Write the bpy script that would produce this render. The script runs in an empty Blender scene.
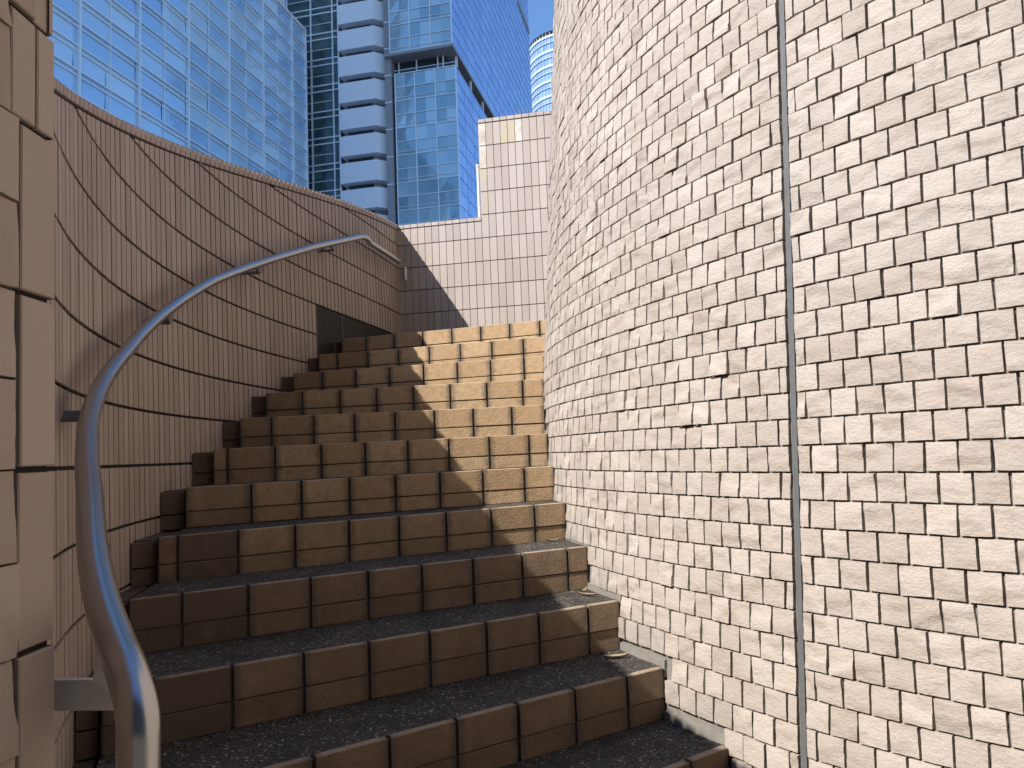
import bpy, math, random
import numpy as np
from mathutils import Matrix, Vector, noise
random.seed(7); rng = np.random.RandomState(11)
S = 0.165                       # metres per stair riser; the stair is drawn in risers, the towers in metres
EYE = 5.36204                   # eye height above the first tread, in risers
GZ = 9.36                       # plaza lies this many risers under the eye
COURSE, Z0 = 1.23848, 0.002
CX, CY = 21.27205, 24.53282     # centre of the winding stair
RIN, BIN = 20.34273, -0.07111   # battered inner wall
BOUT = 0.01795
C_SPLIT, Z_SPLIT = 0.44958, -0.09157
PW = [0.4133436226472719, -1.4888935213578265, 0.8119740873254163, 1.5942757548835391, 29.78589810250661]
PT = [-0.07249994711536915, -1.1011569269608878, -3.5783141513974694, 9.836370120231631]
SUN_AZ, SUN_EL = math.radians(-124), math.radians(45)
scene = bpy.context.scene
COL = scene.collection

def W(x, y, z): return (x * S, y * S, (z + GZ) * S)

# ------------------------------------------------------------------ materials
def new_mat(name):
    m = bpy.data.materials.new(name); m.use_nodes = True
    nt = m.node_tree; b = nt.nodes['Principled BSDF']
    return m, nt, b
def N(nt, typ, **kw):
    n = nt.nodes.new(typ)
    for k, v in kw.items():
        if hasattr(n, k): setattr(n, k, v)
        else: n.inputs[k].default_value = v
    return n
def L(nt, a, b): nt.links.new(a, b)
def mixc(nt, fac, a, b, mode='MIX'):
    n = nt.nodes.new('ShaderNodeMix'); n.data_type = 'RGBA'; n.blend_type = mode
    for s, v in ((0, fac), (6, a), (7, b)):
        if hasattr(v, 'is_linked') or hasattr(v, 'links'): L(nt, v, n.inputs[s])
        else: n.inputs[s].default_value = v if s == 0 else (*v[:3], 1)
    return n.outputs[2]
def ramp(nt, src, p0, p1, c0=0.0, c1=1.0):
    r = nt.nodes.new('ShaderNodeMapRange'); r.inputs[1].default_value = p0; r.inputs[2].default_value = p1
    r.inputs[3].default_value = c0; r.inputs[4].default_value = c1; L(nt, src, r.inputs[0]); return r.outputs[0]
def obj_noise(nt, scale, detail=4, rough=0.6, stretch=None):
    tc = N(nt, 'ShaderNodeTexCoord'); src = tc.outputs['Object']
    if stretch:
        mp = N(nt, 'ShaderNodeMapping'); mp.inputs['Scale'].default_value = stretch; L(nt, src, mp.inputs[0]); src = mp.outputs[0]
    n = N(nt, 'ShaderNodeTexNoise'); n.inputs['Scale'].default_value = scale; n.inputs['Detail'].default_value = detail
    n.inputs['Roughness'].default_value = rough; L(nt, src, n.inputs['Vector']); return n.outputs['Fac']
def attr(nt, name):
    a = N(nt, 'ShaderNodeAttribute', attribute_name=name); return a.outputs['Fac']
def bump(nt, b, src, strength, dist):
    n = N(nt, 'ShaderNodeBump'); n.inputs['Strength'].default_value = strength; n.inputs['Distance'].default_value = dist
    L(nt, src, n.inputs['Height'])
    prev = b.inputs['Normal']
    if prev.links: L(nt, prev.links[0].from_socket, n.inputs['Normal'])
    L(nt, n.outputs[0], prev)
def simple(name, col, rough=0.8, metal=0.0, nscale=20, var=0.2, bmp=0.0, bscale=60):
    m, nt, b = new_mat(name)
    f = obj_noise(nt, nscale)
    L(nt, mixc(nt, f, [c * (1 - var) for c in col], [c * (1 + var) for c in col]), b.inputs['Base Color'])
    b.inputs['Roughness'].default_value = rough; b.inputs['Metallic'].default_value = metal
    if bmp: bump(nt, b, obj_noise(nt, bscale, 5), bmp, 0.004)
    return m

def mat_split():
    m, nt, b = new_mat('split_face_beige_tile')
    r = attr(nt, 'rnd')
    c = mixc(nt, r, (0.415, 0.352, 0.300), (0.497, 0.430, 0.373))
    band = ramp(nt, obj_noise(nt, 9, 5, 0.65, (1, 1, 3.2)), 0.50, 0.76)
    c = mixc(nt, band, c, (0.30, 0.235, 0.185))
    spk = ramp(nt, obj_noise(nt, 260, 2, 0.5), 0.56, 0.75, 0, 0.5)
    c = mixc(nt, spk, c, (0.25, 0.20, 0.16))
    lt = ramp(nt, obj_noise(nt, 3.1, 3, 0.6), 0.5, 0.75, 0, 0.35)
    c = mixc(nt, lt, c, (0.58, 0.52, 0.465))
    d = attr(nt, 'dirt')
    dn = N(nt, 'ShaderNodeMath', operation='MULTIPLY'); L(nt, d, dn.inputs[0]); L(nt, ramp(nt, obj_noise(nt, 14, 4), 0.3, 0.65), dn.inputs[1])
    c = mixc(nt, dn.outputs[0], c, (0.27, 0.255, 0.23))
    L(nt, c, b.inputs['Base Color']); b.inputs['Roughness'].default_value = 0.9; b.inputs['Specular IOR Level'].default_value = 0.25
    bump(nt, b, obj_noise(nt, 70, 6, 0.68, (1, 1, 1.8)), 0.62, 0.006)
    bump(nt, b, obj_noise(nt, 240, 3, 0.6), 0.32, 0.0015)
    return m
def mat_smooth(name='smooth_beige_tile', ca=(0.435, 0.368, 0.33), cb=(0.52, 0.452, 0.41), cc=(0.38, 0.315, 0.275)):
    m, nt, b = new_mat(name)
    r = attr(nt, 'rnd')
    c = mixc(nt, r, ca, cb)
    c = mixc(nt, ramp(nt, obj_noise(nt, 2.2, 5, 0.6, (1, 1, 0.5)), 0.45, 0.75, 0, 0.5), c, cc)
    c = mixc(nt, ramp(nt, obj_noise(nt, 180, 2), 0.62, 0.74, 0, 0.35), c, (0.22, 0.17, 0.14))
    # lime stains near the top of the taller wall: own shapes, kept where the photo has them
    st = attr(nt, 'stain')
    g = N(nt, 'ShaderNodeMath', operation='MULTIPLY'); L(nt, st, g.inputs[0]); L(nt, ramp(nt, obj_noise(nt, 6, 4), 0.38, 0.55), g.inputs[1])
    c = mixc(nt, g.outputs[0], c, (0.72, 0.69, 0.62))
    ye = attr(nt, 'ochre')
    g2 = N(nt, 'ShaderNodeMath', operation='MULTIPLY'); L(nt, ye, g2.inputs[0]); L(nt, ramp(nt, obj_noise(nt, 8, 4), 0.35, 0.6), g2.inputs[1])
    c = mixc(nt, g2.outputs[0], c, (0.56, 0.48, 0.27))
    L(nt, c, b.inputs['Base Color'])
    b.inputs['Roughness'].default_value = 0.62; b.inputs['Specular IOR Level'].default_value = 0.35
    bump(nt, b, obj_noise(nt, 30, 4), 0.12, 0.004); bump(nt, b, obj_noise(nt, 220, 2), 0.12, 0.001)
    return m
def mat_riser():
    m, nt, b = new_mat('brown_riser_tile')
    r = attr(nt, 'rnd')
    c = mixc(nt, r, (0.53, 0.36, 0.205), (0.66, 0.475, 0.29))
    c = mixc(nt, ramp(nt, obj_noise(nt, 25, 5, 0.7), 0.45, 0.72, 0, 0.55), c, (0.36, 0.225, 0.11))
    c = mixc(nt, ramp(nt, obj_noise(nt, 320, 2), 0.55, 0.70, 0, 0.6), c, (0.18, 0.115, 0.065))
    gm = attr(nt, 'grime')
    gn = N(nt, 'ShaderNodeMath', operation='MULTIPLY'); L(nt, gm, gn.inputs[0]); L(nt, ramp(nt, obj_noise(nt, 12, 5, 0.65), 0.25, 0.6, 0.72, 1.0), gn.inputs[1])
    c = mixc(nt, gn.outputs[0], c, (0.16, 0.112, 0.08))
    # grey cement dirt that sits along the upright joints of each tile
    uv = N(nt, 'ShaderNodeUVMap', uv_map='UVMap'); sp = N(nt, 'ShaderNodeSeparateXYZ'); L(nt, uv.outputs[0], sp.inputs[0])
    # worn pale arris of the nosing
    wr = N(nt, 'ShaderNodeMath', operation='MULTIPLY'); L(nt, ramp(nt, sp.outputs[1], 0.30, 0.40, 0.55, 0), wr.inputs[0]); L(nt, ramp(nt, obj_noise(nt, 20, 4), 0.3, 0.6, .3, 1), wr.inputs[1])
    c = mixc(nt, wr.outputs[0], c, (0.46, 0.38, 0.28))
    a1 = N(nt, 'ShaderNodeMath', operation='SUBTRACT'); L(nt, sp.outputs[0], a1.inputs[0]); a1.inputs[1].default_value = 0.5
    a2 = N(nt, 'ShaderNodeMath', operation='ABSOLUTE'); L(nt, a1.outputs[0], a2.inputs[0])
    nz = N(nt, 'ShaderNodeMath', operation='MULTIPLY_ADD'); L(nt, obj_noise(nt, 30, 4), nz.inputs[0]); nz.inputs[1].default_value = 0.24; nz.inputs[2].default_value = -0.12
    a3 = N(nt, 'ShaderNodeMath', operation='ADD'); L(nt, a2.outputs[0], a3.inputs[0]); L(nt, nz.outputs[0], a3.inputs[1])
    c = mixc(nt, ramp(nt, a3.outputs[0], 0.36, 0.49, 0, 0.72), c, (0.125, 0.105, 0.083))
    L(nt, c, b.inputs['Base Color']); b.inputs['Roughness'].default_value = 0.85; b.inputs['Specular IOR Level'].default_value = 0.25
    bump(nt, b, obj_noise(nt, 110, 5, 0.7), 0.8, 0.005)
    return m
def mat_tread():
    m, nt, b = new_mat('exposed_aggregate_tread')
    tc = N(nt, 'ShaderNodeTexCoord'); v = N(nt, 'ShaderNodeTexVoronoi'); v.inputs['Scale'].default_value = 170; L(nt, tc.outputs['Object'], v.inputs['Vector'])
    sp = N(nt, 'ShaderNodeSeparateColor'); L(nt, v.outputs['Color'], sp.inputs[0])
    c = mixc(nt, ramp(nt, sp.outputs[0], 0.2, 1.0), (0.042, 0.037, 0.031), (0.125, 0.110, 0.093))
    c = mixc(nt, ramp(nt, sp.outputs[1], 0.955, 0.98), c, (0.42, 0.39, 0.34))
    c = mixc(nt, ramp(nt, obj_noise(nt, 7, 5, 0.65), 0.42, 0.7, 0, 0.75), c, (0.024, 0.020, 0.017))
    L(nt, c, b.inputs['Base Color']); b.inputs['Roughness'].default_value = 0.8; b.inputs['Specular IOR Level'].default_value = 0.3
    bump(nt, b, v.outputs['Distance'], 0.7, 0.005)
    return m
def mat_metal():
    m, nt, b = new_mat('brushed_stainless')
    b.inputs['Base Color'].default_value = (0.43, 0.42, 0.405, 1); b.inputs['Metallic'].default_value = 1
    L(nt, ramp(nt, obj_noise(nt, 40, 4, 0.6, (1, 1, 0.3)), 0.3, 0.75, 0.27, 0.32), b.inputs['Roughness'])
    bump(nt, b, obj_noise(nt, 500, 2), 0.02, 0.0003)
    return m
def mat_glass(name, c0, c1, metal, rough, spec=0.8):
    m, nt, b = new_mat(name)
    L(nt, mixc(nt, attr(nt, 'rnd'), c0, c1), b.inputs['Base Color'])
    b.inputs['Metallic'].default_value = metal; b.inputs['Roughness'].default_value = rough; b.inputs['Specular IOR Level'].default_value = spec
    return m

M = dict(split=mat_split(), smooth=mat_smooth(), riser=mat_riser(), tread=mat_tread(), metal=mat_metal())
M['brownish'] = mat_smooth('shade_toned_beige_tile', (0.375, 0.29, 0.232), (0.455, 0.365, 0.30), (0.305, 0.23, 0.175))  # darker, warmer copy of the smooth tile, shade put into its colour
M['mortar'] = simple('grey_mortar', (0.20, 0.18, 0.16), 0.95, nscale=30, var=0.35, bmp=0.5)
M['darkmortar'] = simple('dark_joint_mortar', (0.016, 0.012, 0.010), 0.95, nscale=30, var=0.3, bmp=0.3)
M['stepmortar'] = simple('step_joint_mortar', (0.085, 0.072, 0.057), 0.95, nscale=18, var=0.4, bmp=0.5)
M['gutter'] = simple('damp_dark_concrete', (0.075, 0.058, 0.045), 0.85, nscale=14, var=0.75, bmp=0.6)
M['sealant'] = simple('grey_sealant', (0.115, 0.115, 0.115), 0.6, nscale=25, var=0.25, bmp=0.15)
M['cement'] = simple('cement_fillet', (0.215, 0.20, 0.175), 0.95, nscale=25, var=0.3, bmp=0.6)
M['coping'] = M['smooth']
M['plaza'] = simple('plaza_paving', (0.12, 0.108, 0.096), 0.9, nscale=1.5, var=0.3, bmp=0.3, bscale=40)
M['bracket'] = simple('satin_steel_plate', (0.84, 0.81, 0.74), 0.42, 0.0, nscale=40, var=0.1)
M['dullsteel'] = simple('dull_steel', (0.16, 0.14, 0.12), 0.55, 0.3, nscale=40, var=0.2)
M['white'] = simple('white_paint', (0.80, 0.80, 0.78), 0.5, nscale=20, var=0.05)
M['panel'] = simple('dark_polished_panel', (0.04, 0.036, 0.028), 0.55, nscale=6, var=0.5)
M['panel'].node_tree.nodes['Principled BSDF'].inputs['Specular IOR Level'].default_value = 0.15
M['panelframe'] = simple('dull_panel_frame', (0.11, 0.10, 0.08), 0.5, nscale=20, var=0.2)
M['leaf'] = simple('dry_leaf', (0.30, 0.225, 0.14), 0.9, nscale=60, var=0.35)
M['weed'] = simple('dry_stalk', (0.24, 0.19, 0.10), 0.9, nscale=60, var=0.3)
M['glass_sky'] = mat_glass('pale_blue_reflective_glass', (0.36, 0.60, 0.90), (0.60, 0.80, 0.97), 0.15, 0.05)
M['glass_dark'] = mat_glass('dark_green_glass', (0.04, 0.085, 0.095), (0.09, 0.15, 0.16), 0.1, 0.06)
M['glass_mid'] = mat_glass('grey_blue_glass', (0.19, 0.32, 0.39), (0.42, 0.56, 0.62), 0.25, 0.07)
M['glass_deep'] = mat_glass('deep_blue_glass', (0.24, 0.40, 0.80), (0.38, 0.56, 0.92), 0.4, 0.08)
M['mullion'] = simple('pale_mullion_metal', (0.78, 0.85, 0.90), 0.45, 0.1, nscale=0.5, var=0.06)
M['clad'] = simple('white_cladding_panel', (0.80, 0.83, 0.87), 0.5, nscale=0.6, var=0.07)
M['bands'] = simple('pale_band_cladding', (0.46, 0.54, 0.60), 0.5, nscale=0.6, var=0.07)
M['cladgrey'] = simple('grey_cladding', (0.30, 0.30, 0.31), 0.6, nscale=0.6, var=0.1)
M['darkwin'] = simple('dark_window_slot', (0.03, 0.04, 0.055), 0.15, nscale=0.6, var=0.2)
M['brownstone'] = simple('brown_stone_cladding', (0.22, 0.18, 0.15), 0.8, nscale=0.8, var=0.15)
M['roof'] = simple('flat_roof_gravel', (0.3, 0.3, 0.3), 0.9)

# ------------------------------------------------------------------ mesh helpers
class MB:
    def __init__(s): s.v = []; s.f = []; s.at = {}; s.uv = []; s.has_uv = False
    def add(s, vs, fs, rnd=0.5, uvs=None, **extra):
        o = len(s.v); s.v += [tuple(map(float, p)) for p in vs]
        for i, f in enumerate(fs):
            k = len(s.f); s.f.append(tuple(o + j for j in f))
            s.at.setdefault('rnd', {})[k] = rnd
            for n, val in extra.items(): s.at.setdefault(n, {})[k] = val
            if uvs is not None:
                s.has_uv = True; s.uv.append([uvs[j] for j in f])
            else: s.uv.append([(0.5, 0.5)] * len(f))
    def box(s, P, a, b, **k):            # P maps (i,j,l) to world; a, b are the two corners in that space
        q = [P(x, y, z) for z in (a[2], b[2]) for y in (a[1], b[1]) for x in (a[0], b[0])]
        s.add(q, [(0, 2, 3, 1), (4, 5, 7, 6), (0, 1, 5, 4), (2, 6, 7, 3), (0, 4, 6, 2), (1, 3, 7, 5)], **k)
    def tube(s, path, rad, n=16, cap=True):
        path = [Vector(p) for p in path]; rings = []
        t0 = (path[1] - path[0]).normalized(); up = Vector((0, 0, 1)) if abs(t0.z) < .9 else Vector((1, 0, 0))
        nrm = t0.cross(up).normalized()
        for i, p in enumerate(path):
            t = ((path[min(i + 1, len(path) - 1)] - path[max(i - 1, 0)])).normalized()
            nrm = (nrm - t * nrm.dot(t)).normalized(); bi = t.cross(nrm)
            rr = rad[i] if isinstance(rad, (list, tuple)) else rad
            rings.append([p + (nrm * math.cos(2 * math.pi * j / n) + bi * math.sin(2 * math.pi * j / n)) * rr for j in range(n)])
        vs = [q for r in rings for q in r]; fs = []
        for i in range(len(path) - 1):
            for j in range(n): fs.append((i * n + j, i * n + (j + 1) % n, (i + 1) * n + (j + 1) % n, (i + 1) * n + j))
        if cap: fs += [tuple(range(n))[::-1], tuple((len(path) - 1) * n + j for j in range(n))]
        s.add(vs, fs)
    def build(s, name, mat, parent=None, smooth=False, sharp=None, origin=None):
        me = bpy.data.meshes.new(name)
        v = s.v
        base = Vector(parent.matrix_world.translation) if parent is not None else Vector(origin or (0, 0, 0))
        if parent is not None and parent.parent is not None: base = Vector(parent.get('_w', base))
        v = [(x - base[0], y - base[1], z - base[2]) for x, y, z in v]
        me.from_pydata(v, [], s.f)
        for n, d in s.at.items():
            arr = np.zeros(len(s.f), dtype=np.float32)
            for k, val in d.items(): arr[k] = val
            a = me.attributes.new(n, 'FLOAT', 'FACE'); a.data.foreach_set('value', arr)
        if s.has_uv:
            l = me.uv_layers.new(name='UVMap'); l.data.foreach_set('uv', np.array([c for f in s.uv for p in f for c in p], dtype=np.float32))
        me.materials.append(mat)
        me.update()
        if smooth:
            me.polygons.foreach_set('use_smooth', [True] * len(me.polygons))
            if sharp is not None: me.set_sharp_from_angle(angle=math.radians(sharp))
        o = bpy.data.objects.new(name, me); COL.objects.link(o)
        if parent is None: o.location = base
        else:
            o.parent = parent
        o['_w'] = tuple(base)
        return o
def thing(name, loc, label, cat, group=None):
    o = bpy.data.objects.new(name, None); o.empty_display_size = 0.2; COL.objects.link(o); o.location = loc
    o.matrix_world = Matrix.Translation(loc)
    o['label'] = label; o['category'] = cat
    if group: o['group'] = group
    return o
def tag(o, label, cat, group=None):
    o['label'] = label; o['category'] = cat
    if group: o['group'] = group
    return o
def cyl(ph, r, z):
    a = math.radians(ph); return W(CX + r * math.cos(a), CY + r * math.sin(a), z)
def smoothstep(a, b, x):
    t = min(1, max(0, (x - a) / (b - a))); return t * t * (3 - 2 * t)

# ------------------------------------------------------------------ profiles of the place
def Rw0(ph):
    if ph > 206.5: return np.polyval(PW, (206.5 - 180) / 30) + 0.045 * (ph - 206.5)
    return float(np.polyval(PW, (max(ph, 149) - 180) / 30))
def Rw(ph, z=0): return Rw0(ph) + BOUT * z
def ztop(ph):
    if ph > 207.2: return float(np.polyval(PT, (207.2 - 180) / 30)) - 0.09 * (ph - 207.2)
    return float(np.polyval(PT, (max(ph, 150) - 180) / 30))
# each nosing: (height under/over the eye, angle at the inner wall, angle at the outer wall, fall towards the drain)
STEPS = {-4: (-9.15, 230.2, 230.4, .05), -3: (-8.2, 225.5, 225.7, .05), -2: (-7.24, 220.8, 221.0, .05), -1: (-6.28, 216.1, 216.4, .05), 0: (-5.33, 211.4, 212.2, .08), 1: (-4.37, 206.6, 208.2, .10),
         2: (-3.35, 202.1, 204.0, .10), 3: (-2.36, 197.4, 200.0, .10), 4: (-1.41, 192.7, 196.3, .12), 5: (-.47, 188.9, 192.5, .10), 6: (.48, 185.3, 188.5, .12),
         7: (1.42, 182.0, 184.5, .14), 8: (2.36, 178.7, 180.5, .18), 9: (3.30, 174.9, 176.1, .26), 10: (4.24, 170.3, 171.9, .28), 11: (5.18, 165.6, 167.6, .30), 12: (6.1, 161, 163, .3)}
def tr(r): return min(1.1, max(-.05, (r - 20.5) / 9.4))
def phk(k): return STEPS[k][1]
class _D(dict):
    def get(self, k, d=0): return STEPS[k][2] - STEPS[k][1] if k in STEPS else d
DPH = _D()
def zt(k, r): return STEPS[k][0] - STEPS[k][3] * tr(r)
def phn(k, r): return STEPS[k][1] + (STEPS[k][2] - STEPS[k][1]) * tr(r)
def stair_index(ph, outer=False):
    j = 2 if outer else 1
    ks = [k for k in range(-3, 12) if ph <= STEPS[k][j]]
    return max(ks) if ks else -4

# ------------------------------------------------------------------ ground
g = MB(); R_ = 4000
g.add([(-R_, -R_, 0), (R_, -R_, 0), (R_, R_, 0), (-R_, R_, 0)], [(0, 1, 2, 3)])
o = g.build('ground', M['plaza']); o['kind'] = 'structure'

# ------------------------------------------------------------------ inner battered wall (split-face tile)
PHJ = 215.55
ZB, ZT = -GZ, 34.0
PH0, PH1 = 128.0, 250.0
inner = thing('curved_wall', cyl(200, RIN, -GZ), 'tall sunlit curved wall of rough beige split-face tiles on the right of the stair', 'wall')
S_STR = math.radians(229.0 - PHJ) * RIN; S_END = S_STR + 34.0; S_BEG = -math.radians(PHJ - PH0) * RIN
def Pin(s, z, off):                        # s = arc length from the joint at RIN, growing towards the viewer; a straight run follows the curve
    ph = PHJ + math.degrees(min(s, S_STR) / RIN); x, y, zz = cyl(ph, RIN + BIN * z + off, z)
    if s > S_STR:
        a = math.radians(229.0); x += -math.sin(a) * (s - S_STR) * S; y += math.cos(a) * (s - S_STR) * S
    return (x, y, zz)
core = MB(); vs = []; fs = []
SS = list(np.linspace(S_BEG, S_STR, 90)) + list(np.linspace(S_STR, S_END, 12))[1:]
n = len(SS) - 1
for q in SS:
    for z in (ZB, ZT): vs.append(Pin(q, z, -0.055)); vs.append(Pin(q, z, -4.0 - BIN * z))
for i in range(n):
    a = 4 * i; b = a + 4
    fs += [(a, b, b + 2, a + 2), (a + 1, a + 3, b + 3, b + 1), (a + 2, b + 2, b + 3, a + 3), (a, a + 1, b + 1, b)]
fs += [(0, 2, 3, 1), (4 * n, 4 * n + 1, 4 * n + 3, 4 * n + 2)]
core.add(vs, fs)
core.build('wall_core', M['mortar'], inner)

def split_tile(mb, P, u0, u1, v0, v1, res, seed, prot=None, dirt=0.0, scale=1.0):
    """rough tile: P(u,v,off) gives the point; off is outward"""
    n = res; us = np.linspace(0, 1, n); base = prot if prot is not None else max(0.010, min(0.05, rng.normal(0.026, 0.007)))
    if prot is None and rng.rand() < 0.04: base += 0.03
    ta, tb = rng.normal(0.004, 0.0035), rng.normal(-0.006, 0.005)
    ridge = rng.rand() < 0.5; rc, rs, rh = rng.uniform(0.25, 0.75), rng.uniform(-0.5, 0.5), rng.uniform(0.010, 0.030) * (1 if rng.rand() < .7 else -1)
    ju = rng.uniform(-0.003, 0.003, (n, n, 2)); vs = []; fs = []
    sk = rng.normal(0, 0.004, 2)
    for j in range(n):
        for i in range(n):
            u, v = us[i], us[j]; edge = (i in (0, n - 1)) or (j in (0, n - 1))
            fb = noise.fractal(Vector((u * 1.7 + seed * 3.1, v * 1.7 + seed * 1.3, seed * .77)), 1.0, 2.0, 4)
            off = base + ta * (u - .5) + tb * (v - .5) + 0.010 * fb
            if ridge:
                t = (v - rc - rs * (u - .5) - 0.12 * noise.noise(Vector((u * 3, seed, 1)))) / 0.10
                off += rh * (1 / (1 + math.exp(-max(-20, min(20, 4 * t)))) - .5)
            if edge: off -= 0.006
            off = max(off, -0.03) * scale
            uu = u0 + (u1 - u0) * u + (ju[j, i, 0] + sk[0] * (v - .5) * 2) * (1 if edge else .4); vv = v0 + (v1 - v0) * v + (ju[j, i, 1] + sk[1] * (u - .5) * 2) * (1 if edge else .4)
            vs.append(P(uu, vv, off))
    for j in range(n - 1):
        for i in range(n - 1): fs.append((j * n + i, j * n + i + 1, (j + 1) * n + i + 1, (j + 1) * n + i))
    ring = [i for i in range(n)] + [j * n + n - 1 for j in range(1, n)] + [(n - 1) * n + i for i in range(n - 2, -1, -1)] + [j * n for j in range(n - 2, 0, -1)]
    o = len(vs)
    for q in ring:
        j, i = divmod(q, n); vs.append(P(u0 + (u1 - u0) * us[i], v0 + (v1 - v0) * us[j], -0.066))
    m = len(ring)
    for q in range(m): fs.append((ring[(q + 1) % m], ring[q], o + q, o + (q + 1) % m))
    mb.add(vs, fs, rnd=rng.rand(), dirt=dirt)

tl = MB(); TW = 0.443; GAP = 0.034
nrow0 = int(math.floor((ZB - Z_SPLIT) / C_SPLIT)); nrow1 = int((ZT - Z_SPLIT) / C_SPLIT)
JW = 0.05
seed = 0
for row in range(nrow0, nrow1):
    z0 = Z_SPLIT + row * C_SPLIT + GAP / 2; z1 = z0 + C_SPLIT - GAP
    for direction in (-1, 1):
        lim = math.radians(PHJ - PH0) * RIN if direction < 0 else S_END
        w = TW * (1.0 if row % 2 else rng.uniform(.36, .56)) if direction < 0 else TW * (rng.uniform(.36, .6) if row % 2 else rng.uniform(.9, 1.0))
        s = JW + 0.02
        while s < lim:
            a, b = s, s + w
            s = b; w = TW * rng.uniform(0.955, 1.045)
            sa, sb = (a + .019, b - .019) if direction > 0 else (-b + .019, -a - .019)
            ph = PHJ + math.degrees((sa + sb) / 2 / RIN)
            if sb - sa < 0.06: continue
            k = stair_index(ph); zs = zt(max(-4, min(k, 11)), RIN) if k >= -3 else -GZ
            if z1 < zs - 0.1: continue
            if z0 < zs + 0.02 and z1 < zs + 0.33: continue
            seed += 1
            vis = 176 < ph < 231
            split_tile(tl, Pin, sa, sb, z0, z1, 2 if z0 > 16 else 8 if 197 < ph < 231 and sb < S_STR + 2 else 6 if vis and sb < S_STR + 2 else 3, seed * 0.37, dirt=max(0.0, 1.0 - (z0 - zs) / 0.7) if z0 - zs < .7 else 0)
tl.build('tile_facing', M['split'], inner, smooth=True, sharp=38)
jm = MB()
for i in range(40):
    za, zb = ZB + (ZT - ZB) * i / 40, ZB + (ZT - ZB) * (i + 1) / 40
    jm.box(lambda s, off, z: Pin(s, z, off), (-JW, -0.06, za), (JW, -0.012, zb))
jm.build('expansion_joint', M['sealant'], inner)
cp = MB()
for i in range(60):
    a, b = S_BEG + (S_END - S_BEG) * i / 60, S_BEG + (S_END - S_BEG) * (i + 1) / 60
    cp.box(lambda q, off, z: Pin(q, z, off), (a + .01, -1.6, ZT), (b - .01, .06, ZT + .35), rnd=rng.rand())
cp.build('coping', M['smooth'], inner)
cf = MB()                                   # cement fillet where treads meet the wall
for k in range(-3, 12):
    a1, a0 = phk(k), phk(k + 1) if k < 11 else phk(k) - 16
    for q in range(4):
        p0, p1 = a1 + (a0 - a1) * q / 4, a1 + (a0 - a1) * (q + 1) / 4
        z = zt(k, RIN)
        hgt = 0.13
        cf.box(lambda p, r, zz: cyl(p, RIN + BIN * zz + r, zz), (p1, -0.06, z - .2), (p0, 0.010, z + hgt))
cf.build('cement_fillet', M['cement'], inner)

def flat_tile(mb, P, u0, u1, zb0, zb1, zt0, zt1, dep=0.05, bev=0.012, out=0.0, **k):
    """smooth tile: bottom edge zb0..zb1, top edge zt0..zt1 (left..right), P(u,z,off)"""
    q = [(u0, zb0), (u1, zb1), (u1, zt1), (u0, zt0)]; c = ((u0 + u1) / 2, (zb0 + zb1 + zt0 + zt1) / 4)
    du = bev if u1 > u0 else -bev
    f = [(u0 + du, zb0 + bev), (u1 - du, zb1 + bev), (u1 - du, zt1 - bev), (u0 + du, zt0 - bev)]
    V = [P(a, b, out) for a, b in f] + [P(a, b, out - bev) for a, b in q] + [P(a, b, -dep) for a, b in q]
    F = [(0, 1, 2, 3)]
    for i in range(4):
        j = (i + 1) % 4; F += [(4 + i, 4 + j, j, i), (8 + i, 8 + j, 4 + j, 4 + i)]
    mb.add(V, F, rnd=rng.rand(), **k)
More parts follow.
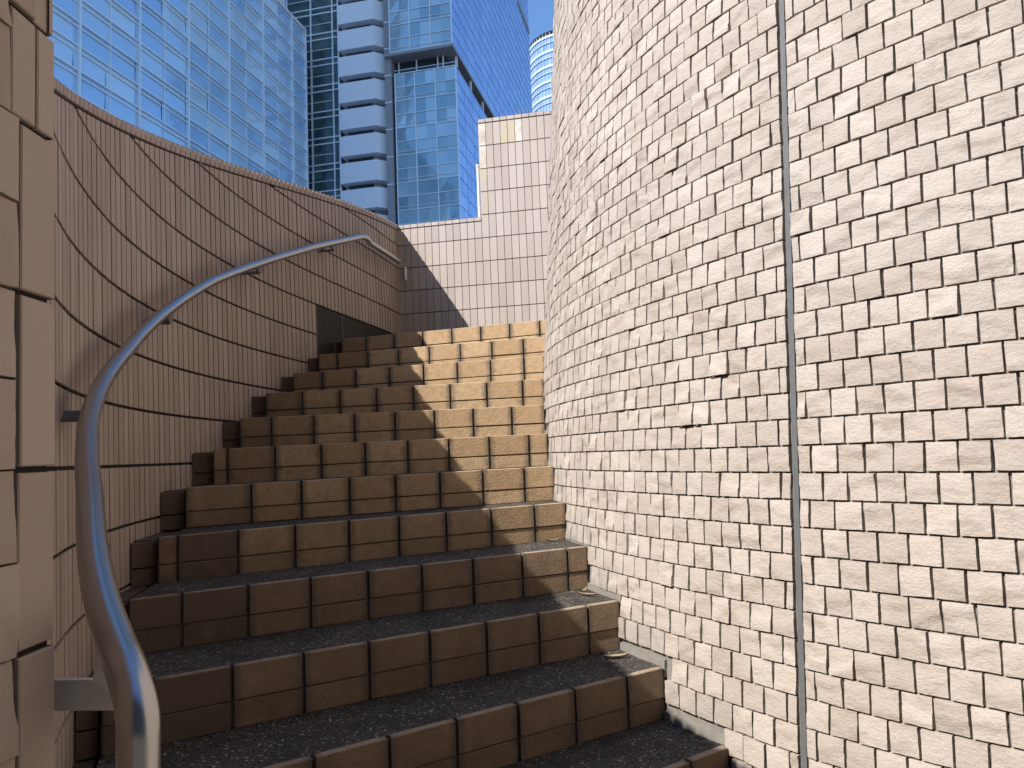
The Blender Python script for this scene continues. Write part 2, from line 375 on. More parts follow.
# ------------------------------------------------------------------ staircase
stair = thing('staircase', cyl(210, 25, -GZ), 'winding brown-tiled outdoor staircase with dark gravelly treads, half in shade', 'staircase')
STEP_FIRST, STEP_LAST = -3, 11
def r_left(ph): return Rw(ph, -3) - 0.34
for k in range(STEP_FIRST, STEP_LAST + 1):
    back = phk(k + 1) if k < STEP_LAST else 140.0
    n = 24
    rl = lambda r_t, ph: r_t
    step = None
    body = MB(); vs = []; fs = []
    # concrete body behind the tiles
    def rr(t, ph): z = STEPS[k][0]; ri = RIN + BIN * z - 0.05; return ri + (r_left(ph) - ri) * t
    for i in range(n + 1):
        t = i / n
        for (dph, zz) in ((0, -1.0), (0, -0.035), (1, -0.035), (1, -1.0)):
            if dph == 0:
                r = rr(t, phk(k)); ph = phn(k, r) - math.degrees(0.045 / r)
            else:
                r = rr(t, back); ph = back - (0.2 if k < STEP_LAST else 0) + (DPH.get(k + 1, 0) * t if k < STEP_LAST else 0)
            vs.append(cyl(ph, r, zt(k, r) + zz))
    for i in range(n):
        a = 4 * i; b = a + 4
        for q in range(4): fs.append((a + q, a + (q + 1) % 4, b + (q + 1) % 4, b + q))
    fs += [(0, 3, 2, 1), (4 * n, 4 * n + 1, 4 * n + 2, 4 * n + 3)]
    body.add(vs, fs)
    step = body.build('step', M['stepmortar'], stair)
    # riser tiles: tall nosing tile above, shorter tile below
    rt = MB()
    r = RIN + BIN * STEPS[k][0] + 0.03; end = r_left(phk(k)); first = rng.uniform(0.55, 1.1); w = first
    while r < end - 0.08:
        r1 = min(r + w, end); r1 = end if end - r1 < .3 else r1; w = 1.2 * rng.uniform(.985, 1.015)
        jg = 0.032
        hk = STEPS[k][0] - STEPS[k - 1][0]
        ra, rb = r + jg, r1 - jg
        for (za, zb, out, dep, kind) in ((-0.565, 0.0, 0.0, 0.135, 0), (-hk - .01, -0.592, -0.018, 0.06, 1)):
            rn = rng.rand(); o1 = out + rng.normal(0, 0.005); sk = rng.normal(0, 0.004)
            bv = 0.018
            def PP(rx, d, z):               # d = distance in front of the nosing line
                return cyl(phn(k, rx) + math.degrees(d / rx), rx, zt(k, rx) + z)
            V = []
            m = 5
            for j in range(m):
                f = j / (m - 1); V += [PP(ra + (rb - ra) * f, o1 - dep, zb), PP(ra + (rb - ra) * f, o1 - bv, zb), PP(ra + (rb - ra) * f, o1 + sk, zb - bv * .8), PP(ra + (rb - ra) * f, o1, za + bv * .5), PP(ra + (rb - ra) * f, o1 - bv, za), PP(ra + (rb - ra) * f, o1 - dep, za)]
            F = []; UV = []
            for j in range(m):
                for q in range(6): UV.append((j / (m - 1), q / 5))
            for j in range(m - 1):
                for q in range(5): F.append((j * 6 + q, (j + 1) * 6 + q, (j + 1) * 6 + q + 1, j * 6 + q + 1))
            F += [(5, 4, 3, 2, 1, 0), tuple((m - 1) * 6 + q for q in range(6))]
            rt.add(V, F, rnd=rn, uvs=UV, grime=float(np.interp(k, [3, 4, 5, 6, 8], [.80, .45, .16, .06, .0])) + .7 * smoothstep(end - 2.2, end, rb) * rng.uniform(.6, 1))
        r = r1
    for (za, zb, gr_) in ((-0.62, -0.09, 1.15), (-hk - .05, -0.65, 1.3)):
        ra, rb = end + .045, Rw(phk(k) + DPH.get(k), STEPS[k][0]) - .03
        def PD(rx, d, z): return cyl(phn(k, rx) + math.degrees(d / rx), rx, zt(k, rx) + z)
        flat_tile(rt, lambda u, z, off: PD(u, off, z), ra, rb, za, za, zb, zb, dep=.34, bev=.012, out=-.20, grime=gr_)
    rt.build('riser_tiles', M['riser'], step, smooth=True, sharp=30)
    # aggregate tread
    td = MB(); vs = []; fs = []; n2 = 40; m2 = 4
    for i in range(n2 + 1):
        t = i / n2
        for j in range(m2 + 1):
            f = j / m2
            rA = rr(t, phk(k)); rB = rr(t, back); r = rA + (rB - rA) * f
            pa = phn(k, rA) - math.degrees(0.125 / rA); pb = back + (DPH.get(k + 1, 0) * t if k < STEP_LAST else 0) - 0.12
            ph = pa + (pb - pa) * f
            vs.append(cyl(ph, r, zt(k, r) - 0.012 - 0.010 * math.sin(f * 3.1) + 0.004 * noise.noise(Vector((r * 2, ph, k)))))
    for i in range(n2):
        for j in range(m2):
            a = i * (m2 + 1) + j; fs.append((a, a + 1, a + m2 + 2, a + m2 + 1))
    td.add(vs, [f[::-1] for f in fs]); td.build('tread', M['tread'], step, smooth=True)
    # stepped drain channel against the outer wall
    gt = MB()
    p0 = phk(k) + DPH.get(k, 0) - 0.52; p1 = back - 0.2 + DPH.get(k + 1, 0)
    zz = zt(k, 29.8)
    for q in range(4):
        a, b = p0 + (p1 - p0) * q / 4, p0 + (p1 - p0) * (q + 1) / 4
        gt.box(lambda t, p, z: cyl(p, r_left(p) + 0.012 + t * (Rw(p, z) - r_left(p)), z), (0, b, zz - 1.3), (1.02, a, zz - 0.075))
    gt.build('drain_channel', M['gutter'], step)

# ------------------------------------------------------------------ outer wall with tall narrow tiles
outer = thing('retaining_wall', cyl(185, 30.5, -GZ), 'shaded concave wall of tall narrow beige tiles rising along the left of the stair', 'wall')
OA, OB = 149.0, 216.5
core = MB(); vs = []; fs = []; n = 90
for i in range(n + 1):
    ph = OA + (OB - OA) * i / n; tp = ztop(ph) - 0.03
    for (dr, z) in ((0.048, -GZ), (0.048, tp), (2.2, tp), (2.2, -GZ)): vs.append(cyl(ph, Rw(ph, z) + dr, z))
for i in range(n):
    a = 4 * i; b = a + 4
    for q in range(4): fs.append((a + q, b + q, b + (q + 1) % 4, a + (q + 1) % 4))
fs += [(0, 1, 2, 3), (4 * n, 4 * n + 3, 4 * n + 2, 4 * n + 1)]
core.add(vs, fs); core.build('wall_core', M['darkmortar'], outer)

def Pout(ph, z, off): return cyl(ph, Rw(ph, z) - off, z)
def zcop(ph): return ztop(ph) - (0.19 + 0.11 * smoothstep(206, 185, ph))
PAN_A, PAN_B = 153.6, 169.85
tf = MB(); ct = MB()
TWO = 0.345
ph = OB
while ph > OA:
    dph = math.degrees(TWO / Rw(ph, 0)); a, b = ph, ph - dph; ph = b
    gp = dph * 0.088
    a2, b2 = a - gp, b + gp
    nlow = int(math.floor((-8.5) / COURSE)); nhi = int(ztop(b) / COURSE) + 1
    k = stair_index((a + b) / 2, True)
    zs = zt(max(-3, min(11, k)), 30) - 1.6
    for nrow in range(nlow, nhi + 1):
        lo = Z0 + nrow * COURSE + 0.032; hi = lo + COURSE - 0.064
        if hi < zs: continue
        if PAN_A < (a + b) / 2 < PAN_B and hi < Z0 + 5 * COURSE + 0.01: continue
        t0, t1 = min(hi, zcop(a2) - 0.03), min(hi, zcop(b2) - 0.03)
        if max(t0, t1) - lo < 0.05: continue
        t0, t1 = max(t0, lo + .03), max(t1, lo + .03)
        flat_tile(tf, lambda u, z, off: Pout(u, z, off), b2, a2, lo, lo, t1, t0, out=rng.normal(0, 0.003), bev=0.006)
    flat_tile(ct, lambda u, z, off: Pout(u, z, off), b2, a2, zcop(b2) + .02, zcop(a2) + .02, ztop(b2), ztop(a2), out=0.03, bev=0.012)
    # coping top
    V = [Pout(p, ztop(p) - .001, o_) for p in (a2, b2) for o_ in (0.03, -2.25)]
    ct.add(V, [(0, 2, 3, 1)], rnd=rng.rand())
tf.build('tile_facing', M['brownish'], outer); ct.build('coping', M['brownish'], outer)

# dark panel let into the foot of the outer wall
pn = thing('wall_panel', Pout(161, 3.5, 0), 'dark polished panel let into the shaded tiled wall beside the topmost steps', 'panel')
pb = MB(); fr = MB()
NS = 12
for i in range(NS):
    a, b = PAN_A + (PAN_B - PAN_A) * i / NS, PAN_A + (PAN_B - PAN_A) * (i + 1) / NS
    pb.box(lambda p, off, z: Pout(p, z, -off), (a, 0.012, 2.2), (b, 0.034, Z0 + 5 * COURSE - .05))
pb.build('panel_sheet', M['panel'], pn)
for pa in (PAN_B - 0.08, 165.2, PAN_A + .1):
    fr.box(lambda p, off, z: Pout(p, z, -off), (pa - .07, -0.01, 2.2), (pa + .07, 0.02, Z0 + 5 * COURSE - .06))
fr.build('panel_frame', M['panelframe'], pn)

# ------------------------------------------------------------------ wall pillar at the near left
PXF, PYE = -3.38, 5.53
pillar = thing('wall_pillar', W(PXF - .6, 4.6, -GZ), 'shaded wall end of large beige tiles at the left edge beside the handrail', 'pillar')
pc = MB(); PTOP = 4.3
pc.box(lambda x, y, z: W(x - .016 * z, y, z), (PXF - 2.4, -7.0, -GZ), (PXF - 0.04, PYE - 0.03, PTOP)); pc.build('pillar_core', M['darkmortar'], pillar)
pt = MB()
def Ppil(y, z, off): return W(PXF + off - .016 * z, y, z)
def Pend(x, z, off): return W(x - .016 * z, PYE + off, z)
for nrow in range(-7, 4):
    lo = Z0 + nrow * COURSE + .022; hi = lo + COURSE - 0.044
    if nrow == 2: hi = 3.28
    if nrow == 3: lo, hi = 3.33, 4.2
    yj = 5.13 if nrow < 2 else 5.315
    flat_tile(pt, Ppil, yj + .012, PYE, lo, lo, hi, hi, out=rng.normal(0.0, .004) - (0.03 if nrow == 3 else 0), bev=.01)
    if nrow >= 2: flat_tile(pt, Ppil, 5.04, yj - .012, lo, lo, hi, hi, out=0.0, bev=.01)
    flat_tile(pt, Pend, PXF - .01, PXF - 0.4, lo, lo, hi, hi, bev=.01)
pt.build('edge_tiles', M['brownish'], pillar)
ps = MB()
for nrow in range(-13, 7):
    lo = Z0 + nrow * COURSE / 2 + .008; hi = lo + COURSE / 2 - .016
    ye = 5.10 if nrow < 4 else 5.02
    y = ye; w = 0.62 if nrow % 2 else .31
    while y > -6.5:
        split_tile(ps, Ppil, y - w + .006, y - .006, lo, hi, 8 if y > 2 else 3, rng.rand() * 99, prot=rng.uniform(-.005, .02), scale=1.2); y -= w; w = 0.62
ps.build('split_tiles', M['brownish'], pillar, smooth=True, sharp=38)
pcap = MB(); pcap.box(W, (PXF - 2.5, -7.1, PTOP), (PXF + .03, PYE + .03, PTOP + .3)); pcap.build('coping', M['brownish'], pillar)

# ------------------------------------------------------------------ back wall
BA = Vector((-5.8, 39.3)); BD = (Vector((-.95, 38.3)) - BA).normalized(); BNn = Vector((BD.y, -BD.x))   # BNn points to the viewer
back = thing('back_wall', W(-1.0, 38.4, -GZ), 'stepped straight wall of tall beige tiles closing the top of the stair, mostly sunlit', 'wall')
def Pb(s, z, off): p = BA + BD * s + BNn * off; return W(p.x, p.y, z)
SX = (Vector((-1.26, 38.36)) - BA).dot(BD)
ZL, ZH = 12.27, 17.56
SEND = 14.0
bc = MB()
bc.box(lambda s, off, z: Pb(s, z, off), (-3.0, -2.2, -GZ), (SEND, -0.035, ZL - .02))
bc.box(lambda s, off, z: Pb(s, z, off), (SX + .03, -2.2, ZL - .02), (SEND, -0.035, ZH - .02)); bc.build('wall_core', M['darkmortar'], back)
bt = MB(); bcop = MB()
s = SX - math.ceil((SX + .3) / .392) * .392
while s < 9.5:
    u0, u1 = s + .011, s + .392 - .011; s += .392
    hi_z = ZH if u0 > SX - .01 else ZL
    for nrow in range(3, 15):
        lo = Z0 + nrow * COURSE + .02; hi = min(lo + COURSE - .04, hi_z - .24)
        if hi - lo < .05: continue
        st = 0.7 if (hi_z == ZH and 15.8 < hi and SX - .02 < u0 < SX + .35) else 0.0
        oc = 0.55 if (16.5 < hi and hi_z == ZH and SX + 1.1 < u0 < SX + 1.75) else (0.35 if hi_z == ZH and hi > 12.5 and u0 < SX + .3 else 0)
        if 16.5 < hi and hi_z == ZH and SX + 1.75 < u0 < SX + 2.2: st = 0.6
        flat_tile(bt, Pb, u0, u1, lo, lo, hi, hi, out=rng.normal(0, .0025), bev=.008, stain=st, ochre=oc)
    flat_tile(bcop, Pb, u0, u1, hi_z - .2, hi_z - .2, hi_z, hi_z, out=.03, bev=.012)
    bcop.add([Pb(u0, hi_z - .001, .03), Pb(u1, hi_z - .001, .03), Pb(u1, hi_z - .001, -2.25), Pb(u0, hi_z - .001, -2.25)], [(0, 1, 2, 3)], rnd=rng.rand())
bt.build('tile_facing', M['smooth'], back); bcop.build('coping', M['smooth'], back)
# end face of the taller part
be = MB(); be.box(lambda s, off, z: Pb(s, z, off), (SX - .02, -2.2, ZL + .01), (SX + .028, -0.05, ZH - .21)); be.build('end_face', M['smooth'], back)
pp = MB(); pa_ = [Pb(SX - .13, z, -0.12) for z in np.linspace(ZL - .0, 15.05, 6)]
pp.tube([Vector(p) for p in pa_], 0.075 * S, 12)
pipe = thing('downpipe', Pb(SX - .13, ZL, -.12), 'short white pipe standing against the end of the taller wall part', 'pipe')
pp.build('pipe', M['white'], pipe, smooth=True, sharp=40)
pk = MB(); pk.tube([Pb(SX - .13, 15.05, -.12), Pb(SX - .13, 15.14, -.12)], 0.105 * S, 12); pk.build('pipe_cap', M['white'], pipe, smooth=True, sharp=40)

# ------------------------------------------------------------------ handrail
def znos(ph): return (206.8 - ph) / 4.8 - 4.36
def r_rail(ph):
    t = smoothstep(200, 210, ph); return (Rw(ph, 0) - 0.50) * (1 - t) + (30.62 + .13 * smoothstep(211.5, 217.5, ph)) * t
def z_rail(ph):
    return znos(ph) + float(np.interp(ph, [162, 172.5, 180.5, 188, 194.3, 200.5, 206, 211, 215, 219.5], [5.10, 5.35, 5.42, 5.45, 5.32, 5.20, 5.16, 5.20, 5.35, 5.45]))
rail = thing('handrail', cyl(219.5, 30.75, -GZ), 'brushed stainless tube handrail curving up the shaded left wall', 'handrail')
RR = 0.132
path = []
PHB = 219.1
ctrl = []
for z in np.linspace(-GZ, -1.74, 8): ctrl.append(Vector(cyl(PHB + .25, 30.75, z)))
# rounded elbow from upright to the slope (quadratic Bezier)
e0 = Vector(cyl(PHB + .25, 30.75, -1.70)); e1 = Vector(cyl(PHB + .2, 30.75, z_rail(PHB))); e2 = Vector(cyl(218.2, 30.75, z_rail(218.2)))
ctrl += [e0 * (1 - t) ** 2 + e1 * 2 * t * (1 - t) + e2 * t * t for t in np.linspace(0, 1, 20)]
for ph in np.arange(217.85, 163.3, -.7): ctrl.append(Vector(cyl(ph, r_rail(ph), z_rail(ph))))
k0 = Vector(cyl(163.4, r_rail(163.4), z_rail(163.4))); k1 = Vector(cyl(162.8, r_rail(162.8), z_rail(162.9))); k2 = Vector(cyl(162.0, r_rail(162.0), z_rail(163.0) - .02))
ctrl += [k0 * (1 - t) ** 2 + k1 * 2 * t * (1 - t) + k2 * t * t for t in np.linspace(0.1, 1, 6)]
zend = z_rail(163) - .02
for ph in np.arange(161.2, 153.6, -.9): ctrl.append(Vector(cyl(ph, Rw(ph, zend) - .54, zend)))
h = MB(); h.tube(ctrl, RR * S, 24); h.build('rail_tube', M['metal'], rail, smooth=True, sharp=50)
for ph in (205.6, 194.2, 181.2, 169.0):
    rrl, zz = r_rail(ph), z_rail(ph); slope = 1 / (4.8 / 57.3 * 30)
    def PB(t, r, z): return cyl(ph - t / 30 * 57.3, r, zz + t * slope + z)
    bk = MB()
    V = [PB(t, r, z) for r in (rrl - .035, rrl + .035) for t, z in ((-.30, -.10), (.42, -.10), (.30, -.36), (.0, -.36))]
    bk.add(V, [(0, 1, 2, 3), (7, 6, 5, 4), (0, 4, 5, 1), (1, 5, 6, 2), (2, 6, 7, 3), (3, 7, 4, 0)])
    br = bk.build('bracket', M['dullsteel'], rail)
    b2 = MB(); b2.box(PB, (-.02, rrl + .036, -.36), (.32, Rw(ph, zz) + .01, -.30)); b2.build('wall_arm', M['dullsteel'], br)
# lowest bracket: flat steel arm with a triangular gusset
lp = Vector((CX + 30.75 * math.cos(math.radians(218.4)), CY + 30.75 * math.sin(math.radians(218.4)), z_rail(218.4)))
bk = MB(); ax0 = Vector((PXF - .9, 5.86)); ax1 = Vector((lp.x - .12, lp.y + .30)); ad = (ax1 - ax0).normalized(); an = Vector((-ad.y, ad.x))
def Parm(s_, t_, z): p = ax0 + ad * s_ + an * t_; return W(p.x, p.y, z)
ln = (ax1 - ax0).length
bk.box(Parm, (0, -.03, -1.79), (ln, .03, -1.57)); br = bk.build('bracket', M['bracket'], rail)
gs = MB(); t0, t1 = ln - .22, ln + .02
GV = [(t0, -1.57), (t1, -1.72), (t1 + .02, -1.40), (t0 + .06, -1.28)]
gs.add([Parm(t, q, z) for q in (-.033, -.075) for t, z in GV], [(0, 3, 2, 1), (4, 5, 6, 7), (0, 1, 5, 4), (1, 2, 6, 5), (2, 3, 7, 6), (3, 0, 4, 7)]); gs.build('gusset', M['bracket'], br)
eb = MB(); e = [Pb(0.42, zend - d, .14) for d in (-.05, .1, .35, .62)]; eb.tube([Vector(p) for p in e], 0.075 * S, 12); en = eb.build('end_bracket', M['white'], rail, smooth=True, sharp=40)

# ------------------------------------------------------------------ dry leaves lying on the treads, stalks on the wall
def leaf(ph, r, k, rot, size, curl, label):
    size *= .7; p = Vector(cyl(ph, r, zt(k, r))) ; mb = MB(); n = 7; vs = []; fs = []
    for i in range(n):
        t = i / (n - 1); wd = size * 0.11 * math.sin(math.pi * min(.97, max(.04, t))) ** .8
        x = (t - .5) * size; z = curl * size * (4 * (t - .5) ** 2) + 0.002
        for sgn, dz in ((-1, .10), (0, 0), (1, .12)):
            q = Vector((x, sgn * wd + .06 * size * math.sin(5 * t), z + abs(sgn) * dz * size * .6))
            q.rotate(Matrix.Rotation(rot, 3, 'Z')); vs.append(p + q)
    nv = len(vs); vs += [v_ + Vector((0, 0, -.0012)) for v_ in vs]
    for i in range(n - 1):
        for j in (0, 1):
            a = i * 3 + j; fs += [(a, a + 3, a + 4, a + 1), (nv + a, nv + a + 1, nv + a + 4, nv + a + 3)]
    mb.add(vs, fs); o = mb.build('dry_leaf', M['leaf'], None, origin=p, smooth=True); tag(o, label, 'leaf', 'dry leaves on the treads')
leaf(193.4, 20.95, 3, .2, .085, .10, 'pale dry leaf on the sunlit end of a tread, uppermost of the fallen leaves')
leaf(198.3, 20.85, 2, .9, .075, .22, 'curled tan dry leaf at the foot of a sunlit riser by the rough wall')
leaf(199.6, 20.95, 2, -.4, .10, .05, 'long flat dry leaf on the sunlit tread end in front of a curled leaf')
leaf(203.6, 21.1, 1, .3, .13, .06, 'greyish dry leaf in the shaded corner where a tread meets the rough wall')
leaf(207.8, 27.6, 0, .5, .085, .18, 'lone bent dry leaf on the shaded tread near the handrail foot')
leaf(199.5, 30.0, 3 - 1, 1.3, .07, .12, 'small brown dry leaf on the shaded outer end of a tread by the drain')
leaf(207.4, 26.4, 0, .1, .03, .1, 'tiny pale scrap of leaf on the shaded tread at the foot of a riser')
def stalks(s0, cnt, hgt, label):
    mb = MB()
    for i in range(cnt):
        s_ = s0 + rng.normal(0, .008); a = rng.normal(0, .3); hh = hgt * rng.uniform(.5, 1)
        p = [Vector(Pb(s_ + a * t * hh, ZH + hh * t - .02, -.25 + .1 * t * a)) for t in (0, .35, .7, 1)]
        mb.tube(p, [.010 * S, .009 * S, .007 * S, .004 * S], 5)
    tag(mb.build('dry_weed', M['weed'], None, origin=Pb(s0, ZH, -.25)), label, 'weed', 'dry weeds on the wall top')
stalks(SX + 2.15, 6, .55, 'larger tuft of thin dry stalks on top of the taller wall near the curved wall')
stalks(SX + 1.35, 4, .32, 'smaller tuft of dry stalks on the taller wall top, left of the larger tuft')

# ------------------------------------------------------------------ office towers (metres, in a grid turned 12.6 degrees)
GA = math.atan(168 / 750); EZ = GZ * S
UV_ = (math.cos(GA), -math.sin(GA)); VV_ = (math.sin(GA), math.cos(GA))
def G(u, v, z): return (u * UV_[0] + v * VV_[0], u * UV_[1] + v * VV_[1], z + EZ)
def glass_grid(mb, P, a0, a1, na, zs, wob=0.004):
    for i in range(na):
        x0, x1 = a0 + (a1 - a0) * i / na, a0 + (a1 - a0) * (i + 1) / na
        for j in range(len(zs) - 1):
            w = rng.normal(0, wob, 4)
            mb.add([P(x0, w[0], zs[j]), P(x1, w[1], zs[j]), P(x1, w[2], zs[j + 1]), P(x0, w[3], zs[j + 1])], [(0, 1, 2, 3)], rnd=rng.rand())
# 1: long pale glass block on the left
U1, V1a, V1b, Z1 = -49.893, 30.0, 94.7, 61.5
t1 = thing('glass_tower', G(U1 - 8, 62, -EZ), 'pale sky-blue glass office block rising behind the wall on the far left', 'building')
bd = MB(); bd.box(G, (U1 - 16, V1a, -EZ), (U1 - .25, V1b - .05, Z1 - .1)); bd.build('wall', M['cladgrey'], t1)
fl = 2.235; zz1 = [Z1 - fl * i for i in range(29)][::-1]
gl = MB(); glass_grid(gl, lambda v, w, z: G(U1 + w, v, z), V1a, V1b, int(round((V1b - V1a) / 3.73)), zz1, .035); gl.build('glass_facade', M['glass_sky'], t1)
ml = MB()
v = 53.35 - 7.48 * 3
vs_ = []
while v < V1b + .2: vs_.append(v); v += 7.48
for v in vs_ + [V1b - .05]: ml.box(G, (U1 - .05, v - .09, -EZ), (U1 + .28, v + .09, Z1))
for v in [x + 3.74 for x in vs_[:-1]]: ml.box(G, (U1 - .05, v - .05, -EZ), (U1 + .10, v + .05, Z1))
ml.build('mullions', M['mullion'], t1)
bn = MB()
for z in zz1:
    bn.box(G, (U1 - .05, V1a, z - .07), (U1 + .20, V1b, z + .05)); bn.box(G, (U1 - .05, V1a, z - .56), (U1 + .13, V1b, z - .47))
bn.build('floor_bands', M['mullion'], t1)
rf = MB(); rf.box(G, (U1 - 16, V1a, Z1 - .1), (U1 + .3, V1b + .05, Z1 + .25)); rf.build('roof_edge', M['mullion'], t1)
pl = MB(); pl.box(G, (U1 - 6, 88.5, Z1 + .25), (U1 - 2.2, 93.2, Z1 + 7)); pl.build('roof_plant_room', M['clad'], t1)

# 2: the large tower with balconies, in three bodies
V3, V4, U4 = 96.55, 96.155, -28.227
t2 = thing('office_tower', G(-38, 120, -EZ), 'large blue glass tower with a stack of white balcony bands and an overhanging upper part', 'building')
ZTOP = 128.0
# dark green glass bay
Vs = 97.55
bd = MB(); bd.box(G, (-60, Vs + .3, -EZ), (-46.0, 140, ZTOP)); bd.build('rear_wall', M['cladgrey'], t2)
gl = MB(); zsl = list(np.arange(62.5 - 4 * 17, ZTOP, 2.0)); glass_grid(gl, lambda u, w, z: G(u, Vs + w, z), -60, -46.15, 5, zsl, .006); gl.build('glass_bay', M['glass_dark'], t2)
ml = MB()
for z in np.arange(62.5 - 4 * 17, ZTOP, 4.0):
    ml.box(G, (-60, Vs - .22, z - .08), (-45.9, Vs + .1, z + .08)); ml.box(G, (-60, Vs - .22, z - .98), (-45.9, Vs + .1, z - .82)); ml.box(G, (-60, Vs - .12, z - 2.5), (-46.7, Vs + .1, z - 2.42))
for u in (-50.3, -46.85, -45.95, -54.2): ml.box(G, (u - .08, Vs - .25, -EZ), (u + .08, Vs + .1, ZTOP))
ml.build('bay_mullions', M['mullion'], t2)
# balcony bands with chamfered right corner
def prism(mb, pts, z0, z1, **k):
    n = len(pts); V = [G(u, v, z0) for u, v in pts] + [G(u, v, z1) for u, v in pts]
    F = [tuple(range(n))[::-1], tuple(range(n, 2 * n))] + [(i, (i + 1) % n, n + (i + 1) % n, n + i) for i in range(n)]
    mb.add(V, F, **k)
core2 = MB(); prism(core2, [(-45.4, V3 + 1.3), (-40.6, V3 + 1.3), (-38.3, V3 + 3.4), (-38.3, 112), (-45.4, 112)], -EZ, ZTOP); core2.build('balcony_core', M['cladgrey'], t2)
for i in range(-12, 16):
    zb = 58.89 + 3.985 * i
    if zb > 112: break
    bb = MB(); o1 = [(-45.55, V3), (-40.02, V3), (-37.9, V3 + 2.1), (-37.9, 103), (-45.55, 103)]
    prism(bb, o1, zb, zb + 2.95)
    b_ = bb.build('balcony', M['clad'], t2)
    bw = MB(); bw.box(G, (-44.8, V3 + 1.15, zb - .95), (-41.0, V3 + 1.28, zb - .08)); bw.build('window_strip', M['darkwin'], b_)
    gr = MB()
    for dz in (0.9, 1.8): prism(gr, [(-45.57, V3 - .02), (-40.01, V3 - .02), (-37.88, V3 + 2.09), (-37.88, V3 + 2.2), (-40.1, V3 + .1), (-45.57, V3 + .1)], zb + dz, zb + dz + .05)
    gr.build('panel_seams', M['mullion'], b_)
# grey service pier
pr = MB(); pr.box(G, (-38.55, V4 + .6, -EZ), (-37.55, V4 + 6, ZTOP)); pr.build('service_pier', M['cladgrey'], t2)
for z in np.arange(38, 66, 4.0):
    pm = MB(); pm.box(G, (-38.58, V4 + .52, z), (-37.52, V4 + .7, z + .14)); pm.build('pier_tie', M['mullion'], t2)
# upper and lower glass bodies with a recess between
ZS, ZLOW = 57.0, 54.2
VE = 156.9
def gbody(tagn, u0, u1, v0, v1, z0, z1, fmat, smat, first):
    bd = MB(); bd.box(G, (u0, v0 + .25, z0 + .02), (u1 - .25, v1 - .05, z1 - .02)); bd.build(tagn + '_wall', M['cladgrey'], t2)
    zs = [first + 2.0 * i for i in range(int((z1 - first) / 2.0) + 1)] + [z1]
    if first > z0 + .01: zs = [z0] + zs
    zs = [z for i, z in enumerate(zs) if i == 0 or z - zs[i - 1] > .05]
    a = MB(); glass_grid(a, lambda u, w, z: G(u, v0 + w, z), u0, u1, 6, zs, .008); a.build(tagn + '_front_glass', M[fmat], t2)
    a = MB(); glass_grid(a, lambda v, w, z: G(u1 + w, v, z), v0, v1, int((v1 - v0) / 2.0), zs, .006); a.build(tagn + '_side_glass', M[smat], t2)
    m_ = MB()
    for u in (u0 + .05, u0 + .33 * (u1 - u0), u0 + .667 * (u1 - u0), u1): m_.box(G, (u - .07, v0 - .16, z0), (u + .07, v0 + .1, z1))
    for j, z in enumerate(zs):
        m_.box(G, (u0, v0 - .12, z - .05), (u1 + .05, v0 + .1, z + .05))
        if j % 2 == 0: m_.box(G, (u0, v0 - .10, z + .5), (u1, v0 + .1, z + .56))
    m_.build(tagn + '_front_mullions', M['mullion'], t2)
    m_ = MB()
    for z in zs: m_.box(G, (u1 - .1, v0, z - .035), (u1 + .06, v1, z + .035))
    nv = int((v1 - v0) / 4.0)
    for i in range(nv + 1): v = v0 + (v1 - v0) * i / nv; m_.box(G, (u1 - .1, v - .035, z0), (u1 + .05, v + .035, z1))
    m_.build(tagn + '_side_mullions', M['glass_sky'], t2)
gbody('upper', -37.45, U4, V4, VE, ZS, ZTOP, 'glass_mid', 'glass_deep', ZS)
gbody('lower', -37.15, U4 + .15, V4 + .9, VE, -EZ, ZLOW, 'glass_mid', 'glass_deep', ZLOW - 28 * 2.0)
rc = MB(); rc.box(G, (-37.3, V4 + 2.2, ZLOW), (U4 - 1.6, VE - 2, ZS)); rc.build('recess_glass', M['darkwin'], t2)
sf = MB(); sf.box(G, (-38.4, V4 - .1, ZS - .45), (U4 + .12, VE, ZS - .02)); sf.build('soffit', M['cladgrey'], t2)
for v in (99.0, 106.4, 113.5, 120.1, 127, 134):
    cl = MB(); cl.box(G, (U4 - .45, v - .14, ZLOW), (U4 - .12, v + .14, ZS - .45)); cl.build('recess_column', M['mullion'], t2)
for u in (-36.9, -34.2, -31.0, -30.2):
    cl = MB(); cl.box(G, (u - .08, V4 + 1.9, ZLOW), (u + .08, V4 + 2.15, ZS - .45)); cl.build('recess_column', M['mullion'], t2)
nb = MB(); nb.box(G, (U4 - .2, 145.0, 92.3), (U4 + .14, VE + .15, 93.6)); nb.build('side_ledge', M['cladgrey'], t2)

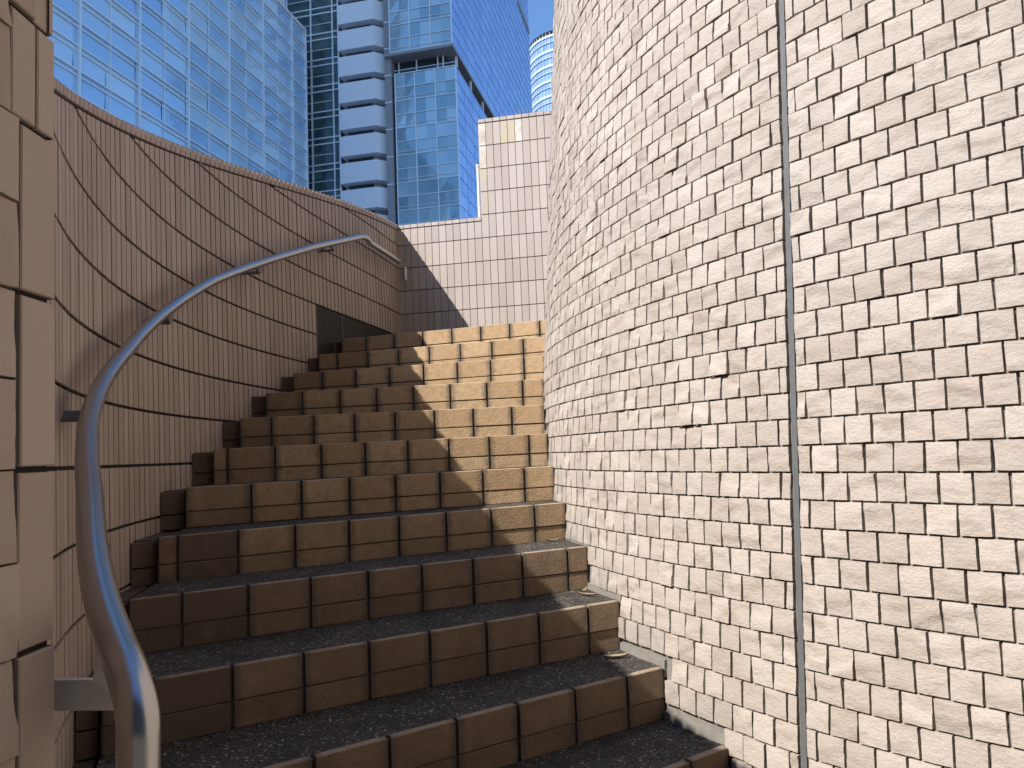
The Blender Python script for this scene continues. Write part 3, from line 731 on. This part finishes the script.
# 3: round tower in the distance
cx3, cy3, rad3, z3 = 24.3, 258.0, 13.4, 143.3
t3 = thing('round_tower', (cx3, cy3, 0), 'distant round tower with white bands and pale blue windows in the gap of sky', 'building')
def C3(a, r, z): return (cx3 + r * math.cos(a), cy3 + r * math.sin(a), z + EZ)
rg = MB(); nA = 60
zs = list(np.arange(z3 - 110, z3 + .1, 2.65))
for i in range(nA):
    a0, a1 = 2 * math.pi * i / nA, 2 * math.pi * (i + 1) / nA
    for j in range(len(zs) - 1): rg.add([C3(a0, rad3, zs[j]), C3(a1, rad3, zs[j]), C3(a1, rad3, zs[j + 1]), C3(a0, rad3, zs[j + 1])], [(0, 1, 2, 3)], rnd=rng.rand())
rg.build('glass_facade', M['glass_deep'], t3)
rb = MB()
for i in range(nA):
    a0, a1 = 2 * math.pi * i / nA, 2 * math.pi * (i + 1) / nA
    for j, z in enumerate(zs[::-1]):
        hh = .8 if j % 2 == 0 else .16
        rb.box(lambda a, r, zz: C3(a, r, zz), (a0, rad3 - .2, z - hh), (a1, rad3 + .35, z + .0))
    rb.box(lambda a, r, zz: C3(a, r, zz), (a0 - .004, rad3 - .2, z3 - 110), (a0 + .004, rad3 + .22, z3 - .3))
rb.build('white_bands', M['bands'], t3)
rt_ = MB(); rt_.add([C3(2 * math.pi * i / nA, rad3 + .35, z3) for i in range(nA)], [tuple(range(nA))]); rt_.build('roof', M['roof'], t3)

# 4: unseen slab added behind the pale block to keep sun off the tower fronts
t4 = thing('sun_blocker_slab', G(-98, 34, -EZ), 'added very tall slab behind the pale glass block, unseen, blocking sun from the tower fronts', 'building')
bd = MB(); bd.box(G, (-126, 6, -EZ), (-70, 62, 190)); bd.build('wall', M['clad'], t4)
wd = MB()
for z in np.arange(4, 186, 4.0):
    wd.box(G, (-126.1, 5.9, z), (-69.9, 62.1, z + 1.9))
wd.build('window_bands', M['darkwin'], t4)

# 5: unseen block added behind the viewer to cut skylight on the shaded steps
t5 = thing('skylight_blocker', (15, -16, 0), 'added brown block behind the viewer, unseen, cutting skylight on the shaded stair', 'building')
bd = MB(); ID = lambda x, y, z: (x, y, z)
bd.box(ID, (-6.5, -26, 0), (42, -9.5, 34)); bd.build('wall', M['brownstone'], t5)
for j in range(8):
    wd = MB(); wd.box(ID, (-5, -9.55, 2.2 + 4 * j), (40.5, -9.44, 4.3 + 4 * j)); wd.build('window_band', M['darkwin'], t5)

# ------------------------------------------------------------------ camera
TH, RO, F_PX = 0.08906, -0.03895, 749.736
Fv = Vector((0, math.cos(TH), math.sin(TH))); U0 = Vector((0, -math.sin(TH), math.cos(TH))); R0 = Vector((1, 0, 0))
Rv = R0 * math.cos(RO) + U0 * math.sin(RO); Uv = U0 * math.cos(RO) - R0 * math.sin(RO)
cam = bpy.data.cameras.new('camera'); co = bpy.data.objects.new('camera', cam); COL.objects.link(co)
cam.sensor_width = 36; cam.lens = 36 * F_PX / 1024; cam.clip_start = 0.05; cam.clip_end = 9000
m = Matrix((Rv, Uv, -Fv)).transposed().to_4x4(); m.translation = Vector((0, 0, GZ * S)); co.matrix_world = m
scene.camera = co

# ------------------------------------------------------------------ light
w = bpy.data.worlds.new('World'); scene.world = w; w.use_nodes = True
nt = w.node_tree; bg = nt.nodes['Background']; sky = nt.nodes.new('ShaderNodeTexSky'); sky.sky_type = 'NISHITA'; sky.sun_disc = False
sky.sun_elevation = SUN_EL; sky.sun_rotation = SUN_AZ; sky.air_density = 1.25; sky.dust_density = 0.1; sky.ozone_density = 9.0; sky.altitude = 50
nt.links.new(sky.outputs[0], bg.inputs[0]); bg.inputs[1].default_value = 0.15
sl = bpy.data.lights.new('sun', 'SUN'); so = bpy.data.objects.new('sun', sl); COL.objects.link(so)
sl.energy = 5.0; sl.angle = math.radians(0.53); sl.color = (1.0, 0.95, 0.885)
sd = Vector((math.sin(SUN_AZ) * math.cos(SUN_EL), math.cos(SUN_AZ) * math.cos(SUN_EL), math.sin(SUN_EL)))
so.rotation_euler = sd.to_track_quat('Z', 'Y').to_euler(); so.location = (-20, -20, 60)
scene.render.engine = 'CYCLES'
scene.cycles.max_bounces = 8; scene.cycles.diffuse_bounces = 4
vs = scene.view_settings; vs.view_transform = 'Standard'; vs.look = 'None'; vs.exposure = 0.58; vs.gamma = 1.0; vs.use_curve_mapping = False
for o in list(bpy.data.objects):
    if '_w' in o: del o['_w']
